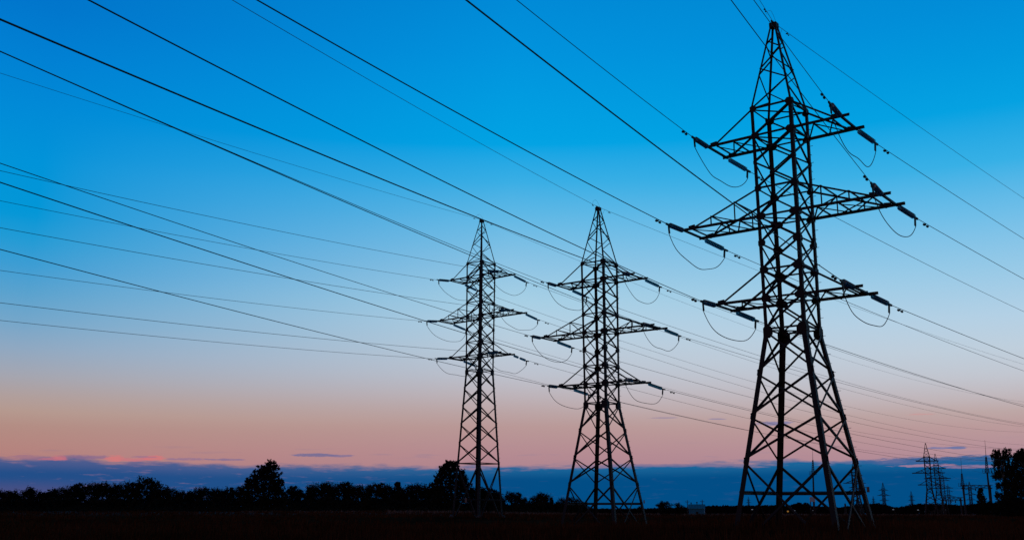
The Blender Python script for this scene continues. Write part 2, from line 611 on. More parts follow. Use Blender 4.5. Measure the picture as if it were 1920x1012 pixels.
    # joint plates
    if detail:
        for k, sw, sh in (('t', .34, .34), ('a3', .40, .34), ('m', .18, .2), ('a2t', .34, .32), ('a2', .46, .36), ('m2', .36, .34), ('a1t', .42, .36), ('a1', .44, .36), ('k', .46, .58)):
            h = mid if k == 'm' else mid2 if k == 'm2' else LEV[k]
            if k == 'k':
                h -= .12
            for f in range(4):
                a, b = f, (f + 1) % 4
                ta = (P(b, h) - P(a, h)).normalized()
                nrm = V(CORN[a][0] + CORN[b][0], CORN[a][1] + CORN[b][1], 0).normalized()
                for c, sg in ((a, 1), (b, -1)):
                    q = P(c, h) + ta * (sg * sw * .42) + nrm * .011
                    vs = []
                    pr = [(-.5, -.32), (-.5, .32), (-.22, .5), (.2, .5), (.5, .2), (.5, -.2), (.2, -.5), (-.22, -.5)]
                    for dn in (-.006, .006):
                        vs.append([bm.verts.new(q + ta * (sg * x * sw) + V(0, 0, z * sh) + nrm * dn) for x, z in pr])
                    n = len(pr)
                    for i in range(n):
                        bm.faces.new((vs[0][i], vs[0][(i + 1) % n], vs[1][(i + 1) % n], vs[1][i]))
                    bm.faces.new(list(reversed(vs[0])))
                    bm.faces.new(vs[1])
    new_obj('upper_lattice', bm, steel, root)
    # peak
    bm = bmesh.new()
    ht, hp = LEV['t'], LEV['p'] - .18

    def Q(c, fr):                                        # fr 0 at the tip, 1 at the shoulder
        w = .15 + (W_T - .15) * fr
        return V(CORN[c][0] * w, CORN[c][1] * w, kz + hp + (ht - hp) * fr)
    for c in range(4):
        angle(bm, Q(c, 1), Q(c, 0), wp, t * .8, (CORN[c][0], CORN[c][1], 0))
    for f in range(4):
        a, b = (f, (f + 1) % 4) if f % 2 == 0 else ((f + 1) % 4, f)
        nrm = V(CORN[a][0] + CORN[b][0], CORN[a][1] + CORN[b][1], 0).normalized()
        zz = [(a, .185), (b, .30), (a, .52), (b, .705), (a, 1.0)] if f % 2 == 0 else [(b, .10), (a, .24), (b, .35), (a, .60), (b, .80), (a, 1.0)]
        if not detail:
            zz = zz[1:]
        for (u, fu), (v, fv) in zip(zz, zz[1:]):
            angle(bm, Q(u, fu) - nrm * .02, Q(v, fv) - nrm * .02, wd * .72, t * .5, nrm + V(0, 0, -1))
    box(bm, (0, 0, kz + LEV['p'] - .16), .36, .36, .24)
    plank(bm, (0, -.30, kz + LEV['p'] - .02), (0, .30, kz + LEV['p'] - .02), .06, .10, (0, 0, 1))
    new_obj('peak', bm, steel, root)
    # six cross-arms
    for lv in ('a3', 'a2', 'a1'):
        tl, ut = ARM_TIE[lv]
        h, htop, L = LEV[lv] + kz, LEV[tl] + kz, ARM_LEN[lv]
        w0, wt0 = halfw(LEV[lv], 0), halfw(LEV[tl], 0)
        for sg in (-1, 1):
            bm = bmesh.new()
            ue = L if sg > 0 else L - .14
            ub = L - .36                                  # beam across the tip
            for sv in (-1, 1):
                plank(bm, (sg * w0 * .98, sv * w0, h), (sg * ue, sv * 1.0, h), .055 * thick, .125 * thick, (0, 0, 1))
                plank(bm, (sg * w0 * .98, sv * (w0 - .05), h + .055), (sg * ue, sv * .95, h + .055), .075 * thick, .014, (0, 0, 1))
                A, B = V(sg * wt0, sv * wt0, htop), V(sg * ut, sv * 1.0, h + .05)
                angle(bm, A, B, .085 * thick, .016 * thick, (0, sv, 1))
                plank(bm, B + V(-.14 * sg, 0, .06), B + V(.2 * sg, 0, .02), .03, .16, (0, 0, 1))
                if lv == 'a2':
                    for fr in (.33, .70):
                        q = A.lerp(B, fr)
                        plank(bm, q, (q.x, q.y, h), .05 * thick, .05 * thick, (0, 1, 0))
                    q, r2 = A.lerp(B, .33), A.lerp(B, .70)
                    plank(bm, q + V(0, sv * .03, 0), (sg * w0, sv * (w0 + .03), h), .055 * thick, .055 * thick, (0, 1, 0))
                    plank(bm, r2 + V(0, sv * .03, 0), (q.x, q.y + sv * .03, h), .05 * thick, .05 * thick, (0, 1, 0))
            if lv == 'a2':
                for fr in (.33, .70):
                    q = V(sg * wt0, wt0, htop).lerp(V(sg * ut, 1.0, h + .05), fr)
                    plank(bm, (q.x, -q.y, q.z), q, .055 * thick, .055 * thick, (0, 0, 1))
                st = [w0, 1.9, 2.9, ut, ub]
            else:
                st = [w0, 2.0, ut - .12, ub]
            for i, u in enumerate(st[1:]):
                last = i == len(st) - 2
                plank(bm, (sg * u, -1.06 if last else -.98, h - .035), (sg * u, 1.06 if last else .98, h - .035), .10 * thick if last else .06 * thick, .09 * thick if last else .06 * thick, (0, 0, 1))
            for i in range(len(st) - 2):
                y0 = -.96 if i % 2 else .96
                plank(bm, (sg * st[i], y0, h - .05), (sg * st[i + 1], -y0, h - .05), .065 * thick, .03, (0, 0, 1))
                if i == len(st) - 3:
                    plank(bm, (sg * st[i], -y0, h - .085), (sg * st[i + 1], y0, h - .085), .055 * thick, .03, (0, 0, 1))
            a = new_obj('cross_arm', bm, steel, root)
            a['arm'] = lv + ('R' if sg > 0 else 'L')
    return root


KEYS = ['pk', 'a3L', 'a3R', 'a2L', 'a2R', 'a1L', 'a1R']
# each line leaves its pylon along a bearing, with a starting slope per conductor and one curvature: (bearing, curve, curve of earth wire, drop, slopes, bearing tweaks)
SPANS = {
    (0, 'n'): (3.68198, .000779, .00028, -.133, [.10, -.0373, .0037, -.0408, .0137, -.0453, .002], [0, -.0014, .0011, .0063, .0042, -.0421, .0313]),
    (0, 'f'): (.746, .000348, .000302, -.111, [-.0187, -.0441, -.0283, -.0559, -.0316, -.049, -.036], [-.0006, -.0017, -.0003, .0025, .0025, -.0043, .0021]),
    (1, 'n'): (3.52778, .000288, .000343, -.112, [-.1162, -.068, -.1116, -.049, -.0666, -.0363, -.04], [-.0011, -.0005, .0026, -.0021, .0039, -.0045, .0015]),
    (1, 'f'): (.75475, .000377, .000242, -.161, [-.0487, -.0776, -.0743, -.0807, -.0617, -.0764, -.0712], [.0006, -.0153, .0091, -.005, .0023, .006, .0022]),
    (2, 'n'): (3.67547, .000396, .000301, -.129, [-.0909, -.104, -.1088, -.1022, -.0984, -.0896, -.0925], [-.0001, -.0007, -.001, .0003, .0006, .0002, .0004]),
    (2, 'f'): (.75169, .000395, .000404, -.199, [-.1053, -.1025, -.1029, -.1025, -.0996, -.0941, -.1021], [-.0031, -.0182, .0031, .0022, -.0182, .0027, .0318]),
}
ATT = {'a3': 3.32, 'a2': 4.84, 'a1': 3.32}
PNAME = ('nearest largest pylon', 'middle pylon of the three', 'slender high-legged pylon')
STR_LEN = 2.02
rng = random.Random(4)


def insulator(bm, p0, d, n=11, gap=False):
    """a string of glass discs along d: one continuous turned profile, from the arm to the clamp"""
    prof = [(0, .02), (.12, .022)]
    x = .14
    for i in range(n):
        if gap and i == n // 2:
            prof += [(x, .022), (x + .22, .022)]
            x += .24
        prof += [(x, .038), (x + .055, .045), (x + .075, .118), (x + .100, .127), (x + .112, .122), (x + .118, .040)]
        x += .146
    prof += [(x + .02, .024), (x + .18, .022)]
    lathe(bm, p0, d, prof, 12)
    return x + .18


mats_str = [M['glass'], M['fitting']]
proto = make_pylon()
pylon_low = proto
pylon_tall = make_pylon(tall=True)
KZREL = (7.7843, 7.31996, 12.68027)
pylons = []
PY_LABEL = ('tall dark steel lattice pylon, nearest and largest, its peak near the top edge',
            'dark steel lattice pylon standing between the nearest one and the slender one',
            'slender dark lattice pylon on high straight legs, in front of a bushy tree')
for ti in range(3):
    root = proto if ti == 0 else dup_tree(proto) if ti == 1 else pylon_tall
    kz = 13.9 if ti == 2 else KN
    x, y, yaw = T_POS[ti]
    root.location = (x, y, KZREL[ti] + CAM_Z - kz)
    root.rotation_euler = (0, 0, yaw)
    tag(root, PY_LABEL[ti], 'pylon', 'three large lattice pylons across the meadow')
    pylons.append(root)
bpy.context.view_layer.update()

LEVNAME = {'a3': 'top', 'a2': 'long middle', 'a1': 'bottom'}
ends = {}
for ti in range(3):
    root = pylons[ti]
    x, y, yaw = T_POS[ti]
    kz = 13.9 if ti == 2 else KN
    rot = Matrix.Rotation(yaw, 3, 'Z')
    arms = {}
    for ch in root.children:
        if ch.name.startswith('cross_arm'):
            arms[ch['arm']] = ch
    for sidek in ('n', 'f'):
        az, b, bpk, dz, sl, tw = SPANS[(ti, sidek)]
        for i, k in enumerate(KEYS):
            a = az + tw[i]
            hd = V(math.sin(a), math.cos(a), 0)
            curv = bpk if k == 'pk' else b
            if k == 'pk':
                st = root.location + V(0, 0, kz + LEV['p'])
                s0 = .3
            else:
                u = ATT[k[:2]] * (1 if k[2] == 'R' else -1)
                loc = V(u, -1.0 if sidek == 'n' else 1.0, kz + LEV[k[:2]] + dz)
                st = root.location + rot @ loc
                s0 = STR_LEN

            def at_s(s, st=st, hd=hd, q=sl[i], curv=curv):
                return st + hd * s + V(0, 0, q * s + curv * s * s)
            far = 78 if (ti == 0 and sidek == 'n') else 175 if sidek == 'n' else 330
            if k == 'pk' and ti == 0 and sidek == 'n':
                far = 60
            n = 70
            pts = [at_s(s0 + (far - s0) * (j / n) ** 1.35) for j in range(n + 1)]
            if k != 'pk':
                # string of insulators from the arm's tip beam to the clamp
                arm = arms[k]
                bm = bmesh.new()
                p0 = root.location + rot @ (loc + V(0, .08 if sidek == 'f' else -.08, -dz - .06))
                d = at_s(s0) - p0
                gap = ti == 2 and k == 'a1R' and sidek == 'f'
                ln = insulator(bm, V(0, 0, 0), V(0, 0, 1), 11 if not gap else 9, gap)
                mtx = Matrix.Translation(p0) @ d.to_track_quat('Z', 'Y').to_matrix().to_4x4() @ Matrix.Scale(d.length / ln, 4, V(0, 0, 1))
                bm.transform(Matrix.LocRotScale(root.location, rot.to_quaternion(), None).inverted() @ mtx)
                for f in bm.faces:
                    pass
                so = new_obj('insulator_string', bm, M['glass'], arm, smooth=False)
                ends[(ti, k, sidek)] = at_s(s0)
                # clamp hanging at the string's outer end
                bm = bmesh.new()
                e = at_s(s0)
                q0 = e - hd * .12
                plank(bm, q0, e + hd * .3 + V(0, 0, -.02), .07, .09, (0, 0, 1))
                plank(bm, e + V(0, 0, -.02), e - hd * .07 + V(0, 0, -.42), .06, .10, hd)
                bm.transform(Matrix.LocRotScale(root.location, rot.to_quaternion(), None).inverted())
                new_obj('tension_clamp', bm, M['fitting'], arm)
            rad = .0145 if k != 'pk' else .012
            if ti == 1 and k == 'a3R' and sidek == 'n':
                rad = .026
            if ti == 0 and sidek == 'n' and k in ('a1R', 'a2L'):
                rad = .019
            bm = bmesh.new()
            org = pts[0].copy()
            tube(bm, [p - org for p in pts], rad, 6)
            if k == 'pk':
                ttl = 'thin earth wire from the peak of the %s, %s' % (PNAME[ti], 'coming overhead' if sidek == 'n' else 'running away')
                w = new_obj('earth_wire', bm, M['earth'], smooth=True)
                tag(w, ttl, 'wire', 'earth wires between pylon peaks')
            else:
                ttl = 'cable %s from the %s %s arm of the %s' % ('coming overhead' if sidek == 'n' else 'running away', LEVNAME[k[:2]], 'left' if k[2] == 'L' else 'right', PNAME[ti])
                w = new_obj('power_cable', bm, M['wire'], smooth=True)
                tag(w, ttl, 'power line', 'power cables strung between the pylons')
            w.location = org
            # vibration damper: a bar with a weight at each end, clipped under the cable
            for sdm in ((1.25,) if k != 'pk' else (1.1,)):
                bm = bmesh.new()
                c = at_s(s0 + sdm) - V(0, 0, .10)
                t3 = (at_s(s0 + sdm + .2) - at_s(s0 + sdm)).normalized()
                sc = 1.0 if k != 'pk' else .55
                tube(bm, [c - t3 * .20 * sc, c + t3 * .20 * sc], .012, 5)
                plank(bm, c, c + V(0, 0, .11), .03, .05, t3)
                for sg in (-1, 1):
                    e = c + t3 * (.20 * sg * sc)
                    lathe(bm, e - t3 * .075 * sc, t3, [(0, .02 * sc), (.03 * sc, .055 * sc), (.11 * sc, .062 * sc), (.15 * sc, .03 * sc)], 8)
                bm.transform(Matrix.Translation(-org))
                new_obj('vibration_damper', bm, M['fitting'], w)
    # jumpers: slack loop of cable joining the two strings of each arm
    for k in KEYS[1:]:
        a, b2 = ends[(ti, k, 'n')] + V(0, 0, -.42), ends[(ti, k, 'f')] + V(0, 0, -.42)
        drop = {'a3L': 1.02, 'a2L': 1.12, 'a1L': .92, 'a3R': 1.22, 'a2R': .98, 'a1R': 1.0}[k] * rng.uniform(.95, 1.06)
        skew = rng.uniform(-.10, .22)
        wig = [rng.uniform(-1, 1) for _ in range(4)]
        pts = []
        for j in range(25):
            q = j / 24
            sag = (1 - abs(2 * q - 1) ** 3.0) + .06 * (wig[0] * math.sin(q * 9) + wig[1] * math.sin(q * 14 + 1)) * math.sin(math.pi * q)
            p = a.lerp(b2, q + skew * q * (1 - q)) - V(0, 0, drop * sag)
            p += V(.10 * wig[2], .10 * wig[3], 0) * math.sin(q * 7 + skew * 30) * sag
            pts.append(p)
        bm = bmesh.new()
        tube(bm, pts, .019, 6)
        bm.transform(Matrix.LocRotScale(root.location, rot.to_quaternion(), None).inverted())
        new_obj('jumper_cable', bm, M['wire'], arms[k], smooth=True)
    # earth-wire loop over the peak
    bm = bmesh.new()
    top = V(0, 0, kz + LEV['p'])
    for (v0, v1, hgt) in ((-1.0, .15, .42), (-.2, .9, -.55)):
        tube(bm, [top + V(.06, v0 + (v1 - v0) * j / 14, hgt * math.sin(math.pi * j / 14) + .03) for j in range(15)], .007, 5)
    new_obj('earth_wire_loop', bm, M['earth'], root, smooth=True)
    # number plate
    bm = bmesh.new()
    if ti < 2:
        c = V(halfw(1.9 - kz, .1524) + .10, halfw(1.9 - kz, .1524) + .02, 2.0)
        plank(bm, c + V(-.07, .05, -.02), c + V(.07, -.05, -.02), .025, .24, (0, 0, 1))
    else:
        wq = halfw(1.6 - kz, .0537)
        plank(bm, (-.1, -wq - .06, 1.55), (.16, -wq - .06, 1.55), .025, .42, (0, 0, 1))
    new_obj('number_plate', bm, M['plate'], root)

# the slender pylon stands very slightly out of plumb
x, y, yaw = T_POS[2]
pylons[2].matrix_world = Matrix.Translation(pylons[2].location + V(-.20, 0, 0)) @ Matrix.Rotation(.0071, 4, 'Y') @ Matrix.Rotation(yaw, 4, 'Z')

# ------------------------------------------------------------------ far pylons
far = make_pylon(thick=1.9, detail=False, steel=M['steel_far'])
far_first = True
FAR = [  # photo x of the axis, photo y of the peak, distance, yaw, label
    (1735, 830, 350, -.35, 'largest of the far pylons, standing in front of a row receding to the right'),
    (1753, 850, 425, -.38, 'second far pylon of the row, half hidden behind the largest one'),
    (1764.5, 879, 560, -.42, 'third pylon of the receding far row, faint beside the gantry'),
    (1777, 907, 860, -.45, 'fourth and last pylon of the receding far row, above the low gantry'),
    (1599, 866, 505, -.5, 'far pylon seen between the legs of the nearest pylon, taller of a pair'),
    (1606, 881, 610, -.5, 'far pylon seen between the legs of the nearest pylon, lower of a pair'),
    (1655, 904, 820, .1, 'far pylon with wide arms standing alone right of the nearest pylon'),
    (1708, 920, 1140, .6, 'small narrow far pylon standing on the wooded ridge'),
    (1637, 929, 1750, .2, 'tiny far pylon barely above the trees beside the nearest pylon\'s leg'),
    (1403, 930, 1700, .2, 'tiny far pylon left of the nearest pylon, on the horizon'),
    (1817, 902, 800, -.1, 'far pylon under the upper gantry, between the two lightning masts'),
]
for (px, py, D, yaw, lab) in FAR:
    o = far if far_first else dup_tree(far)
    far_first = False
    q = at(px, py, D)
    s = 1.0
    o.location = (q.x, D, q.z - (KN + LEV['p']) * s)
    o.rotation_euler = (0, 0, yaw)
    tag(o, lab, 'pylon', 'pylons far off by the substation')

# ------------------------------------------------------------------ substation masts and gantries
MASTS = [  # photo x of the tip, y of the tip, y where the spire starts, distance, lean in x, platform y or None, label
    (1523.5, 842, 862, 330, 2, 889, 'lightning mast with a small platform, seen through the nearest pylon\'s legs'),
    (1801.5, 858, 887, 330, 7, 911, 'slim lightning mast standing at the end of the upper gantry'),
    (1846.5, 824, 856, 300, 9, 886, 'tallest lightning mast with a platform, beside the birch'),
]
for (px, yt, ys_, D, lean, yp, lab) in MASTS:
    tip, spire = at(px, yt, D), at(px + lean * .25, ys_, D)
    foot = at(px + lean * 1.4, 958, D)
    foot.z = gz(foot.x, D) - .3
    o = thing('lightning_mast', lab, 'mast', (foot.x, D, foot.z), 0, 'lightning masts of the substation')
    L = lambda p: V(p.x - foot.x, 0, p.z - foot.z)
    plat = at(px + lean * .5, yp, D)
    bm = bmesh.new()
    tube(bm, [V(0, 0, 0), L(plat)], [.36, .24], 8)
    new_obj('post', bm, M['rust'], o)
    bm = bmesh.new()
    A, B = L(plat), L(spire)
    for sx, sy in CORN:
        tube(bm, [A + V(sx * .36, sy * .36, 0), B + V(sx * .12, sy * .12, 0)], .07, 5)
    for j in range(7):
        f0, f1 = j / 7, (j + 1) / 7
        for k in range(4):
            c0, c1 = CORN[k], CORN[(k + 1) % 4]
            w0, w1 = .36 - .24 * f0, .36 - .24 * f1
            tube(bm, [A.lerp(B, f0) + V(c0[0] * w0, c0[1] * w0, 0), A.lerp(B, f1) + V(c1[0] * w1, c1[1] * w1, 0)], .05, 4)
    new_obj('mast_lattice', bm, M['rust'], o)
    bm = bmesh.new()
    tube(bm, [L(spire) - V(0, 0, .2), L(tip)], [.08, .03], 6)
    new_obj('spire', bm, M['rust'], o)
    bm = bmesh.new()
    pz = L(plat)
    box(bm, pz, 2.0, 1.6, .10)
    for sx, sy in CORN:
        plank(bm, pz + V(sx * .95, sy * .75, 0), pz + V(sx * .95, sy * .75, 1.0), .07, .07, (0, 1, 0))
    for zz in (.55, 1.0):
        for sy in (-1, 1):
            plank(bm, pz + V(-.95, sy * .75, zz), pz + V(.95, sy * .75, zz), .05, .05, (0, 0, 1))
    new_obj('platform', bm, M['rust'], o)

for (xa, xb, yb, D, h_t, lab) in ((1767.5, 1801, 934.5, 330, .9, 'low truss gantry on two posts beside the largest far pylon'),
                                  (1806, 1856, 911.5, 305, .8, 'high truss gantry between the slim mast and the tallest mast')):
    A, B = at(xa, yb, D), at(xb, yb, D)
    zA, zB = gz(A.x, D) - .3, gz(B.x, D) - .3
    o = thing('gantry', lab, 'gantry', (A.x, D, zA), 0, 'substation gantries')
    A2, B2 = V(0, 0, A.z - zA), V(B.x - A.x, 0, B.z - zA)
    for q in (A2, B2):
        bm = bmesh.new()
        plank(bm, (q.x, 0, 0), (q.x, 0, q.z + .3), .42, .42, (0, 1, 0))
        plank(bm, (q.x - .5, 0, q.z - .5), (q.x + .5, 0, q.z - .5), .3, .3, (0, 0, 1))
        new_obj('post', bm, M['rust'], o)
    bm = bmesh.new()
    for sy in (-.4, .4):
        for dzz in (-h_t / 2, h_t / 2):
            plank(bm, A2 + V(-.6, sy, dzz), B2 + V(.6, sy, dzz), .14, .16, (0, 0, 1))
        n = 8
        for j in range(n):
            p, q = A2.lerp(B2, j / n), A2.lerp(B2, (j + 1) / n)
            s = 1 if j % 2 else -1
            plank(bm, p + V(0, sy, s * h_t / 2), q + V(0, sy, -s * h_t / 2), .11, .11, (0, 1, 0))
    new_obj('truss_beam', bm, M['rust'], o)
    for fr in (.2, .45, .7):
        bm = bmesh.new()
        p = A2.lerp(B2, fr) - V(0, 0, h_t / 2)
        lathe(bm, p, V(0, 0, -1), [(0, .05), (.2, .05), (.25, .2), (.7, .2), (.75, .05), (.9, .05)], 8)
        new_obj('insulator_string', bm, M['fitting'], o)

# thin cables between the far row and the gantries
cable_lab = ['faint sagging cable from the largest far pylon\'s %s arm to the upper gantry' % n for n in ('top', 'middle', 'bottom')]
for j, (xa, ya, D0, xb, yb, D1) in enumerate(((1757, 859, 350, 1920, 900, 300), (1765, 881, 350, 1855, 912, 305), (1760, 905, 350, 1850, 915, 305))):
    A, B = at(xa, ya, D0), at(xb, yb, D1)
    bm = bmesh.new()
    tube(bm, [A.lerp(B, q / 16) - V(0, 0, 1.0 * 4 * (q / 16) * (1 - q / 16)) - A for q in range(17)], .016, 5)
    w = new_obj('power_cable', bm, M['wire'], smooth=True)
    w.location = A
    tag(w, cable_lab[j] if j else 'faint sagging cable from the largest far pylon\'s top arm to the birch', 'power line', 'cables to the substation')

# a white panel on a post, a bare post and small poles in the far field
q = at(1523, 935.5, 300)
zg = gz(q.x, 300)
o = thing('notice_board', 'white rectangular board on a post, behind the nearest pylon', 'board', (q.x, 300, zg))
bm = bmesh.new()
plank(bm, (-.55, 0, -.3), (-.55, 0, q.z - zg + .2), .22, .22, (0, 1, 0))
new_obj('post', bm, M['rust'], o)
bm = bmesh.new()
plank(bm, (-.78, -.16, q.z - zg), (.75, -.16, q.z - zg), .06, 1.35, (0, 0, 1))
new_obj('panel', bm, M['white'], o)
POLES = [(1584.5, 943, 300, .30, False, 'short stout wooden post in the field behind the nearest pylon'),
         (1466, 937, 420, .16, True, 'slim pole with a small crossarm by the nearest pylon\'s back leg'),
         (1288.5, 936.5, 420, .16, True, 'slim pole at the left end of the pale blue shed'),
         (1316.5, 936, 430, .18, True, 'slim pole at the right end of the pale blue shed')]
for (px, py, D, r, arm, lab) in POLES:
    q = at(px, py, D)
    zg = gz(q.x, D) - .3
    o = thing('utility_pole', lab, 'pole', (q.x, D, zg))
    bm = bmesh.new()
    tube(bm, [V(0, 0, 0), V(0, 0, (q.z - zg) * .5), V(0, 0, q.z - zg)], [r * 1.15, r, r * .8], 8)
    new_obj('shaft', bm, M['rust'], o)
    if arm:
        bm = bmesh.new()
        plank(bm, (-.8, 0, q.z - zg - .8), (.8, 0, q.z - zg - .8), .15, .15, (0, 0, 1))
        for xx in (-.7, 0, .7):
            tube(bm, [V(xx, 0, q.z - zg - .8), V(xx, 0, q.z - zg - .45)], .07, 5)
        new_obj('crossarm', bm, M['rust'], o)

# street lamps along a far road, their heads lit
LAMPS = [(1411, 954.5, 0), (1461.5, 955.6, 0), (1478, 958, 1), (1490, 956.5, 0), (1526, 956.3, 0), (1558, 955.8, 0), (1675.5, 954.6, 0), (1722, 955.4, 0), (1772.5, 955.2, 0)]
lamp_lab = ['leftmost of the white lamps along the far road', 'white far lamp just left of the amber one', 'amber lamp low in the far field, the only warm one',
            'white far lamp just right of the amber one', 'white far lamp below the white notice board', 'white far lamp at the nearest pylon\'s front leg',
            'white far lamp between the lone wide-armed pylon and the narrow one', 'white far lamp left of the largest far pylon\'s feet', 'white far lamp below the low gantry']
for (px, py, amber), lab in zip(LAMPS, lamp_lab):
    D = 520
    q = at(px, py, D)
    zg = gz(q.x, D)
    h = max(q.z - zg, .8)
    o = thing('street_lamp', lab, 'street lamp', (q.x, D, zg), 0, 'lit lamps along the far road')
    bm = bmesh.new()
    tube(bm, [V(.5, 0, -.3), V(.5, 0, h - .3), V(.3, 0, h), V(-.1, 0, h + .05)], .07, 6)
    new_obj('post', bm, M['rust'], o)
    bm = bmesh.new()
    lathe(bm, V(-.65, 0, h + .02), V(1, 0, 0), [(0, .06), (.1, .16), (.5, .2), (.85, .16), (.95, .05)] if not amber else [(0, .1), (.15, .35), (.5, .4), (.8, .3), (.95, .1)], 8)
    new_obj('lamp_head', bm, M['amber' if amber else 'lamp'], o)

# ------------------------------------------------------------------ pale blue shed
SD = 178
q0, q1 = at(1291.5, 958, SD), at(1320, 958, SD)
Lx = q1.x - q0.x
zg = gz((q0.x + q1.x) / 2, SD) - .1
zt = at(1300, 952.4, SD).z - zg
zr = at(1300, 945.2, SD).z - zg
o = thing('shed', 'small pale blue shed with a lighter gabled roof at the meadow\'s edge', 'shed', (q0.x, SD, zg), R(-14))
Dp = 2.2
bm = bmesh.new()
vs = [bm.verts.new(p) for p in ((0, 0, 0), (Lx, 0, 0), (Lx, Dp, 0), (0, Dp, 0), (0, 0, zt), (Lx, 0, zt), (Lx, Dp, zt), (0, Dp, zt), (0, Dp / 2, zr - .05), (Lx, Dp / 2, zr - .05))]
for f in ((0, 1, 5, 4), (2, 3, 7, 6), (3, 0, 4, 8, 7), (1, 2, 6, 9, 5), (3, 2, 1, 0), (4, 5, 9, 8), (6, 7, 8, 9)):
    bm.faces.new([vs[i] for i in f])
new_obj('wall', bm, M['shed'], o)
bm = bmesh.new()
for s in (-1, 1):
    e = V(0, Dp / 2 + s * (Dp / 2 + .18), zt - .06)
    r_ = V(0, Dp / 2, zr)
    vs = []
    for dzz in (.012, .055):
        vs.append([bm.verts.new(p + V(0, 0, dzz)) for p in (V(-.14, e.y, e.z), V(Lx + .14, e.y, e.z), V(Lx + .14, r_.y, r_.z), V(-.14, r_.y, r_.z))])
    for i in range(4):
        bm.faces.new((vs[0][i], vs[0][(i + 1) % 4], vs[1][(i + 1) % 4], vs[1][i]))
    bm.faces.new(list(reversed(vs[0])))
    bm.faces.new(vs[1])
roof = new_obj('roof', bm, M['shed_roof'], o)
for xx, hh in ((.14, .42), (.52, .52)):
    bm = bmesh.new()
    lathe(bm, V(Lx * xx, Dp / 2, zr - .05), V(0, 0, 1), [(0, .05), (hh * .5, .05), (hh * .55, .12), (hh * .9, .12), (hh, .03)], 8)
    new_obj('vent_pipe', bm, M['dark'], roof)
bm = bmesh.new()
plank(bm, (Lx * .45, -.02, .45), (Lx * .62, -.02, .45), .03, .9, (0, 0, 1))
new_obj('door', bm, M['dark'], o)


# ------------------------------------------------------------------ trees
def leaf(bm, p, s, r):
    """one small two-triangle leaf spray, bent along its middle"""
    a = V(r.uniform(-1, 1), r.uniform(-1, 1), r.uniform(-1, 1)).normalized()
    b = a.orthogonal().normalized()
    b = (Matrix.Rotation(r.uniform(0, 6.28), 3, a) @ b)
    c = a.cross(b) * .25
    v = [bm.verts.new(p + q) for q in (-a * s, b * s * .5 + c * s, a * s, -b * s * .5 + c * s)]
    bm.faces.new((v[0], v[1], v[2]))
    bm.faces.new((v[0], v[2], v[3]))


def limb(bm, p, d, L, r0, r, depth, tips, bend=.25, up=.15, nseg=4, kids=4, spread=.75, ratio=.62):
    pts, rad = [p.copy()], [r0]
    q = p.copy()
    for i in range(nseg):
        d = (d + V(r.uniform(-1, 1), r.uniform(-1, 1), r.uniform(-1, 1)) * bend * .5 + V(0, 0, up)).normalized()
        q = q + d * (L / nseg)
        pts.append(q.copy())
        rad.append(max(r0 * (1 - .75 * (i + 1) / nseg), .012))
    tube(bm, pts, rad, 5 if depth else 4, cap=False)
    if depth <= 0:
        tips.append((pts[-1], d, L))
        tips.append((pts[-2], d, L))
        return
    for k in range(kids):
        f = .35 + .65 * (k + r.random()) / kids
        i = min(int(f * nseg), nseg - 1)
        b = pts[i].lerp(pts[i + 1], f * nseg - i)
        s = d.orthogonal().normalized()
        s = Matrix.Rotation(r.uniform(0, 6.28), 3, d) @ s
        nd = (d * (1 - spread) + s * spread).normalized()
        limb(bm, b, nd, L * ratio * r.uniform(.7, 1.15), rad[i] * .55, r, depth - 1, tips, bend, up, 3, max(kids - 1, 2), spread, ratio)
    tips.append((pts[-1], d, L * .5))


